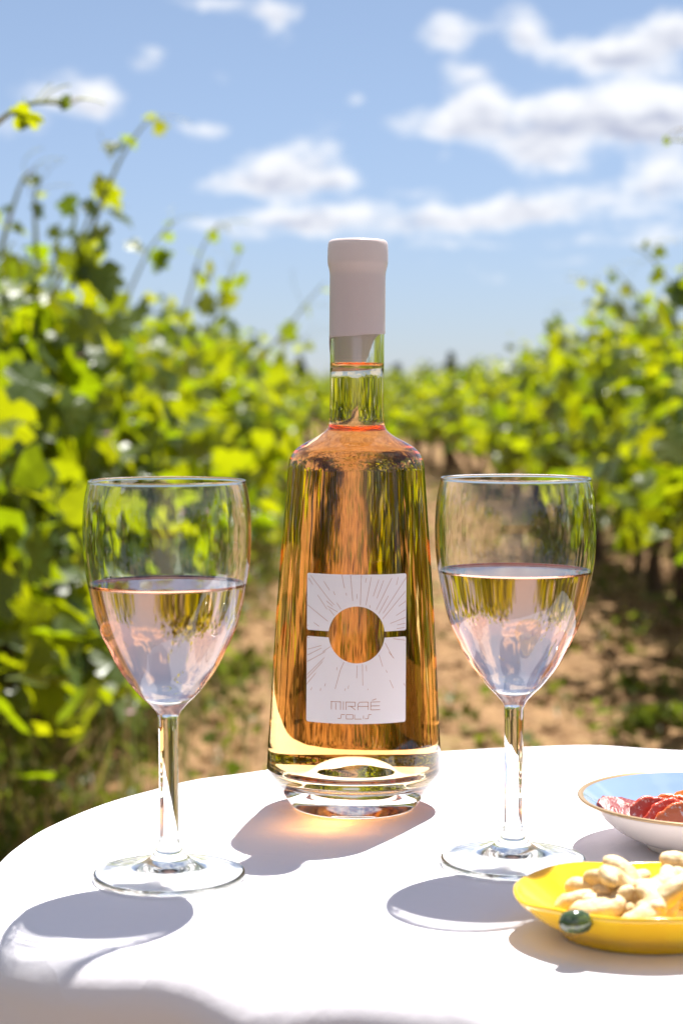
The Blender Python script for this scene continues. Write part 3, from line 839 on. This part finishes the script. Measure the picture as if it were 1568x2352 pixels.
# lettering as strokes (crop coordinates of the label)
T = []
def ln(*p):
    for i in range(0, len(p) - 2, 2): T.append((p[i], p[i + 1], p[i + 2], p[i + 3]))
ln(590,1110,662,1110); ln(596,1110,596,1166); ln(628,1118,628,1166); ln(662,1106,662,1166)          # M
ln(683,1106,683,1166)                                                                                  # I
ln(700,1110,768,1110,768,1140,715,1140); ln(702,1110,702,1166); ln(735,1140,752,1152,770,1166)         # R
ln(788,1166,788,1124,800,1110,862,1110,862,1166); ln(788,1140,862,1140)                                # A
ln(948,1110,880,1110,880,1166,948,1166); ln(880,1138,946,1138); ln(890,1098,920,1088)                # E acute
ln(694,1199,668,1199,664,1228,642,1228)                                                             # S
ln(704,1199,752,1199,752,1230,704,1230,704,1199)                                                    # O
ln(764,1199,764,1230,814,1230)                                                                       # L
ln(828,1206,828,1230)                                                                                # I
ln(886,1199,866,1199,862,1228,838,1228)                                                              # S
T = [((565.4 + .3205 * a) - 812, 1256.4 + .3205 * b_, (565.4 + .3205 * c) - 812, 1256.4 + .3205 * d) for a, b_, c, d in T]
mobj('lettering', strokes(T, 1.2), INK, bottle, smooth=False)

# ------------------------------------------------------------ wine glasses
GY = 0.8523
g_px = [(22.4, 1930), (22.2, 1850), (22.6, 1700), (23.2, 1660), (26.5, 1636), (46, 1612.5), (69, 1590), (104.5, 1545), (130, 1499), (160, 1431), (180.5, 1345), (190, 1285), (193, 1222), (190.5, 1165), (184.5, 1125), (180.3, 1106)]
g_up = prof(GY, g_px)
def drinking_glass(cx_px, base_y, level_px, name_lbl, wine_lbl, tilt, rs=1.0):
    d = cdir(cx_px, base_y); Yg = -(.2244) / d.z * d.y; Xg = -(.2244) / d.z * d.x
    up = [(r * rs, z) for r, z in g_up]
    low = [(0, .0046), (.008, .0040), (.016, .0026), (.024, .0013), (.030, .0004), (.0330, .0), (.0345, .0003), (.0350, .0012), (.0348, .0024), (.0335, .0030), (.0240, .0042), (.0150, .0060), (.0090, .0098), (.0060, .0145)]
    low = [(r * rs, z) for r, z in low]
    zt = up[0][1]
    out = smooth_prof(low + [(.0047 * rs, .0185)] + [(r, z) for r, z in up], 5)
    zin0 = prof(GY, [(1, 1592)])[0][1]
    wt = .00105
    ip = [(0, zin0 - .0012), (.004, zin0 - .0009), (.0085, zin0 + .0010), (.0118, zin0 + .0038)]
    ip += [(r - wt - .0004 * (1 if z < zin0 + .03 else 0), z) for r, z in up if z > zin0 + .006]
    inn = smooth_prof(ip, 5); inn[-1] = (inn[-1][0], inn[-1][1])
    level = CAMZ + cdir(784, level_px).z * (Yg / cdir(784, level_px).y) - TZ
    lo, hi = split_level(inn, level)
    rr, rz = out[-1]; lip = [(rr + .0001, rz + .0004), (rr - .0003, rz + .0010), (rr - wt - .0001, rz + .0009), (rr - wt - .0003, rz + .0003)]
    t = empty('wine_glass', (Xg, Yg, TZ - .0002), (0, tilt, 0)); tag(t, name_lbl, 'wine glass', 'stemmed wine glasses beside the bottle')
    k1 = min(range(len(out)), key=lambda k: abs(out[k][1] - .0155) + (0 if out[k][0] < .02 else 9)); k2 = min(range(len(out)), key=lambda k: abs(out[k][1] - up[4][1]))
    mobj('foot', lathe(out[:k1 + 1], 144), GLASS, t); mobj('stem', lathe(out[k1:k2 + 1], 144), GLASS, t)      # one continuous surface, parted where the pieces are drawn together
    g = mobj('bowl', lathe(out[k2:] + lip + hi[::-1], 144), GLASS, t); caster(g)
    wn_ = mobj('rose_wine', liquid_mesh(lo, level, .0010, 144), [POUR_SIDE, POUR_TOP]); caster(wn_)
    wn_.location = t.location; wn_.rotation_euler = t.rotation_euler
    tag(wn_, wine_lbl, 'wine')
    return t
drinking_glass(389, 2014, 1337, 'half full stemmed wine glass left of the bottle', 'pale rosé wine in the left glass', R(-.0))
drinking_glass(1177, 1981, 1307, 'half full stemmed wine glass right of the bottle, behind the yellow dish', 'pale rosé wine in the right glass', R(.1), .985)

# ------------------------------------------------------------ yellow dish with cashews
YEL = principled('yellow_glaze', (.78, .45, .004), .18, .5, coat=.6, bump=(60, .12, .001), var=(40, (.82, .52, .008), .4, .65))
YC = Vector((at(1482, 2100, .762).x, .762))
def yellow_dish():
    a0, b0 = .0522, .0460; n = 128
    def rim(th):
        c, s = math.cos(th), math.sin(th)
        e = 2.25; k = (abs(c) ** e + abs(s) ** e) ** (-1 / e)
        p = a0 * k * c * (1.0 + (.03 if c < 0 else 0)), b0 * k * s * (1 - .22 * max(0, -c) ** 2)
        return p
    H = .0182
    # (scale of rim outline, z) inside from the centre out over the lip and down the outside to the foot
    pr = [(.0, .0045), (.3, .0045), (.55, .0055), (.72, .0082), (.86, .0130), (.955, .0168), (.985, H), (1.005, H + .0006), (1.02, H), (1.015, H - .0015), (.94, .0130), (.83, .0078), (.70, .0035), (.66, .0012), (.64, .0), (.60, .0), (.56, .0012), (0, .0014)]
    pr = smooth_prof(pr, 3); V = []; F = []
    for s, z in pr:
        for k in range(n):
            th = 2 * math.pi * k / n; x, y = rim(th)
            wob = .0008 * math.sin(3 * th + 1) * (z / H) + .0004 * math.sin(7 * th) * (z / H)
            V.append((x * s, y * s, z + wob))
    for i in range(len(pr) - 1):
        for k in range(n):
            k2 = (k + 1) % n; F.append([i * n + k, (i + 1) * n + k, (i + 1) * n + k2, i * n + k2][::-1])
    F.append(list(range(n))); F.append([(len(pr) - 1) * n + k for k in range(n)][::-1])
    return mesh_of('dish', V, F)
dish = empty('yellow_dish', (YC.x, YC.y, TZ - .0002), (0, 0, R(6))); tag(dish, 'small glossy yellow ceramic dish holding cashew nuts, with an olive on its rim', 'dish')
mobj('bowl', yellow_dish(), YEL, dish)
# olive ornament on the front rim
OLV = principled('olive_glaze', (.030, .055, .018), .12, .6, coat=.8, var=(140, (.10, .14, .03), .5, .62))
ob = MB(); ob.tube([(-.0068, 0, 0), (-.0062, 0, 0), (-.0045, 0, 0), (-.0015, 0, .0003), (.0022, 0, .0002), (.0048, 0, 0), (.0062, 0, 0), (.0067, 0, 0)], [.0008, .0024, .0040, .0048, .0047, .0037, .0020, .0006], 24)
olv = mobj('olive_ornament', ob.mesh(), OLV, dish)
op = at(1322, 2117, YC.y - .0385); dv = Matrix.Rotation(-R(6), 3, 'Z') @ Vector((op.x - YC.x, op.y - YC.y, op.z - TZ)); olv.location = dv
CASH = principled('cashew', (.60, .43, .22), .6, .3, bump=(260, .8, .0014), var=(140, (.72, .56, .34), .42, .58), Subsurface_Weight=.1)
CASH.node_tree.nodes['Principled BSDF'].inputs['Subsurface Radius'].default_value = (.004, .002, .001)
def cashew_mesh(seed):
    rng = random.Random(seed); n = 22; m = 16; V = []; F = []
    R0 = rng.uniform(.0068, .0080); span = rng.uniform(3.2, 3.9)
    for i in range(n):
        t = i / (n - 1); a = -span / 2 + span * t
        rr = .0056 * (math.sin(math.pi * min(1, max(0, t * .94 + .03))) ** .42) * (1.12 - .35 * t) if 0 < t < 1 else .0004
        c = Vector((R0 * math.cos(a), R0 * math.sin(a) * 1.1, 0)); u = Vector((math.cos(a), math.sin(a), 0)); v = Vector((0, 0, 1))
        for k in range(m):
            b = 2 * math.pi * k / m; q = rr * (1 + .13 * noise.noise((math.cos(b) * 2, t * 5, seed)) + .10 * (math.cos(b) > .9))
            V.append(c + u * q * math.cos(b) * 1.0 + v * q * math.sin(b) * .9)
    for i in range(n - 1):
        for k in range(m):
            k2 = (k + 1) % m; F.append([i * m + k, i * m + k2, (i + 1) * m + k2, (i + 1) * m + k])
    F.append(list(range(m))[::-1]); F.append([(n - 1) * m + k for k in range(m)])
    return mesh_of('cashew', V, F)
CM = []
for s in range(5):
    c = cashew_mesh(s); c.materials.append(CASH); c.polygons.foreach_set('use_smooth', [True] * len(c.polygons)); CM.append(c)
# (px x, px y, depth Y, z-rot, tilt, roll, label)
CW = [(1405, 2022, .762, 20, 45, 10, 'cashew nut propped up at the upper left of the heap'),
 (1338, 2062, .752, 200, 25, 20, 'leftmost pale cashew nut in the yellow dish'),
 (1432, 2048, .744, 110, 40, -20, 'cashew nut at the middle of the heap, curled towards the front'),
 (1490, 2018, .762, 300, 25, 20, 'large cashew nut lying over the crest of the heap'),
 (1560, 1998, .776, 60, 25, 0, 'rearmost cashew nut at the upper right of the heap'),
 (1530, 2045, .744, 250, 40, 10, 'cashew nut curving down at the right front of the heap'),
 (1372, 2092, .732, 95, 15, 15, 'flat cashew nut against the front rim, just right of the olive'),
 (1450, 2090, .730, 330, 30, 0, 'small cashew nut against the front rim in the middle'),
 (1535, 2092, .732, 160, 20, 10, 'cashew nut at the front rim near the right edge of the picture'),
 (1400, 2066, .752, 45, 15, 0, 'cashew nut half buried under the middle of the heap'),
 (1470, 2040, .772, 140, 20, 5, 'cashew nut half buried at the back of the heap'),
 (1590, 2045, .750, 20, 30, 0, 'cashew nut cut by the right edge of the picture'),
 (1640, 2060, .762, 80, 20, 0, 'cashew nut at the right end of the dish'),
 (1365, 2040, .772, 180, 20, 0, 'cashew nut behind the leftmost one, lying low'),
 (1445, 2014, .778, 240, 20, 10, 'cashew nut lying behind the propped up one'),
 (1480, 2068, .742, 15, 25, 0, 'cashew nut filling the front of the heap below its crest'),
 (1500, 2050, .755, 75, 10, 15, 'cashew nut wedged in the middle right of the heap, below the crest'),
 (1410, 2035, .765, 150, 35, 0, 'cashew nut just under the propped up one, seen from its back'),
 (1345, 2085, .738, 280, 10, 0, 'cashew nut lying behind the olive on the rim'),
 (1450, 2065, .750, 200, 50, 20, 'cashew nut tipped on its side at the centre of the heap'),
 (1540, 2015, .772, 10, 10, 20, 'cashew nut lying crosswise near the top right of the heap'),
 (1570, 2070, .745, 110, 15, 0, 'cashew nut low at the right front of the heap')]
for i, (x, y, Y, rz, tx, ry, lb) in enumerate(CW):
    p = at(x, y, Y); fr_ = math.hypot((p.x - YC.x) / .0545, (p.y - YC.y) / .046)
    if fr_ > .60: p.x = YC.x + (p.x - YC.x) * .60 / fr_; p.y = YC.y + (p.y - YC.y) * .60 / fr_; fr_ = .60
    p.z = max(p.z, TZ + .0050 + .009 * max(0, fr_ - .55) / .3 + .0058)
    o = bpy.data.objects.new('cashew', CM[i % 5]); COL.objects.link(o)
    o.location = p; o.rotation_euler = (R(tx), R(ry), R(rz)); tag(o, lb, 'cashew nut', 'cashew nuts in the yellow dish')

# ------------------------------------------------------------ blue plate with cured sausage
PYY = .910; PXX = at(1622, 1900, PYY).x
PR_ = .0632
PW_ = principled('white_glaze', (.72, .66, .62), .25, .5, coat=.3)
PB_ = principled('blue_glaze', (.22, .31, .47), .08, .6, coat=.8)
PG_ = principled('worn_gold_rim', (.42, .28, .15), .3, .5, Metallic=.5)
plate = empty('blue_plate', (PXX, PYY, TZ - .0002)); tag(plate, 'shallow saucer with blue glazed inside, white outside and gold rim, holding sausage slices', 'plate')
ins = smooth_prof([(0, .0075), (.020, .0075), (.032, .0085), (.045, .0135), (.055, .0205), (.0605, .0245)], 5)
rimp = smooth_prof([(.0605, .0245), (.0618, .0252), (.0630, .0250), (.0633, .0243), (.0628, .0236)], 3)
outp = smooth_prof([(.0628, .0236), (.0600, .0222), (.0520, .0150), (.0430, .0080), (.0340, .0040), (.0300, .0030), (.0295, .0), (.0280, .0), (.0270, .0022), (0, .0025)], 5)
full = ins + rimp[1:] + outp[1:]
n1, n2 = len(ins) - 1, len(ins) + len(rimp) - 2
pm = lathe(full[::-1], 144, mat_of=lambda i: (0 if (len(full) - 2 - i) < n1 else (1 if (len(full) - 2 - i) < n2 else 2)))
mobj('saucer_body', pm, [PB_, PG_, PW_], plate)
def meat_mat():
    m, t, o = mat('cured_sausage')
    b = t.add('ShaderNodeBsdfPrincipled'); t.l.new(b.outputs[0], o.inputs[0]); b.inputs['Roughness'].default_value = .28
    b.inputs['Subsurface Weight'].default_value = .2; b.inputs['Subsurface Radius'].default_value = (.004, .001, .0006)
    oi = t.add('ShaderNodeObjectInfo'); tc = t.add('ShaderNodeTexCoord')
    nz = t.noise(tc.outputs['Object'], 330, 3, .65); n2_ = t.noise(tc.outputs['Object'], 700, 3, .6)
    c = oi.outputs['Color']
    c = t.mix(t.smooth(nz.outputs['Fac'], .56, .66), c, (.72, .42, .33, 1))
    t.l.new(c, b.inputs['Base Color'])
    bp = t.add('ShaderNodeBump'); bp.inputs['Strength'].default_value = .6; bp.inputs['Distance'].default_value = .0008
    t.l.new(n2_.outputs['Fac'], bp.inputs['Height']); t.l.new(bp.outputs[0], b.inputs['Normal']); return m
MEAT = meat_mat()
def slice_mesh(seed, r=.0135, th=.0022, curl=.25):
    rng = random.Random(seed); n = 40; V = []; F = []
    pr = [(0, th), (r * .5, th), (r * .9, th), (r * .98, th * .8), (r, th * .5), (r * .98, th * .15), (r * .9, 0), (r * .5, 0), (0, 0)]
    for rr, z in pr:
        for k in range(n):
            a = 2 * math.pi * k / n; q = rr * (1 + .06 * math.sin(3 * a + seed) + .03 * math.sin(9 * a + seed * 2) + .02 * math.sin(17 * a))
            x, y = q * math.cos(a) * 1.15, q * math.sin(a) * .88
            V.append((x, y, z + curl * 12 * x * x + .0006 * noise.noise((x * 300, y * 300, seed))))
    for i in range(len(pr) - 1):
        for k in range(n):
            k2 = (k + 1) % n; F.append([i * n + k, i * n + k2, (i + 1) * n + k2, (i + 1) * n + k][::-1])
    return mesh_of('slice', V, F)
SW = [(1430, 1868, .905, 10, 28, 12, 'dark red sausage slice at the left of the plate, lying flat with its face up'),
 (1505, 1880, .900, 5, 78, 6, 'sausage slice on edge next to the dark one, marbled with pale fat'),
 (1545, 1876, .908, -12, 70, -8, 'bright orange red slice leaning at the back of the row'),
 (1540, 1888, .893, 4, 82, 3, 'sausage slice on edge at the front of the row'),
 (1570, 1893, .886, -3, 80, 2, 'thin sausage slice on edge right at the front rim'),
 (1580, 1862, .918, -20, 60, -14, 'tall orange slice standing furthest back at the frame edge'),
 (1620, 1880, .905, 8, 60, 0, 'sausage slice beyond the right frame edge')]
for i, (x, y, Y, rz, tx, ry, lb) in enumerate(SW):
    p = at(x, y, Y); o = mobj('sausage_slice', slice_mesh(i, .0125 if i else .0118, .0026), MEAT); o.location = p
    o.color = ((.22, .035, .035, 1), (.52, .06, .03, 1), (.75, .13, .02, 1), (.58, .06, .03, 1), (.66, .12, .03, 1), (.80, .15, .02, 1), (.5, .06, .03, 1))[i]; o.rotation_euler = (R(tx), R(ry), R(rz)); tag(o, lb, 'sausage slice', 'cured sausage slices on the blue plate')
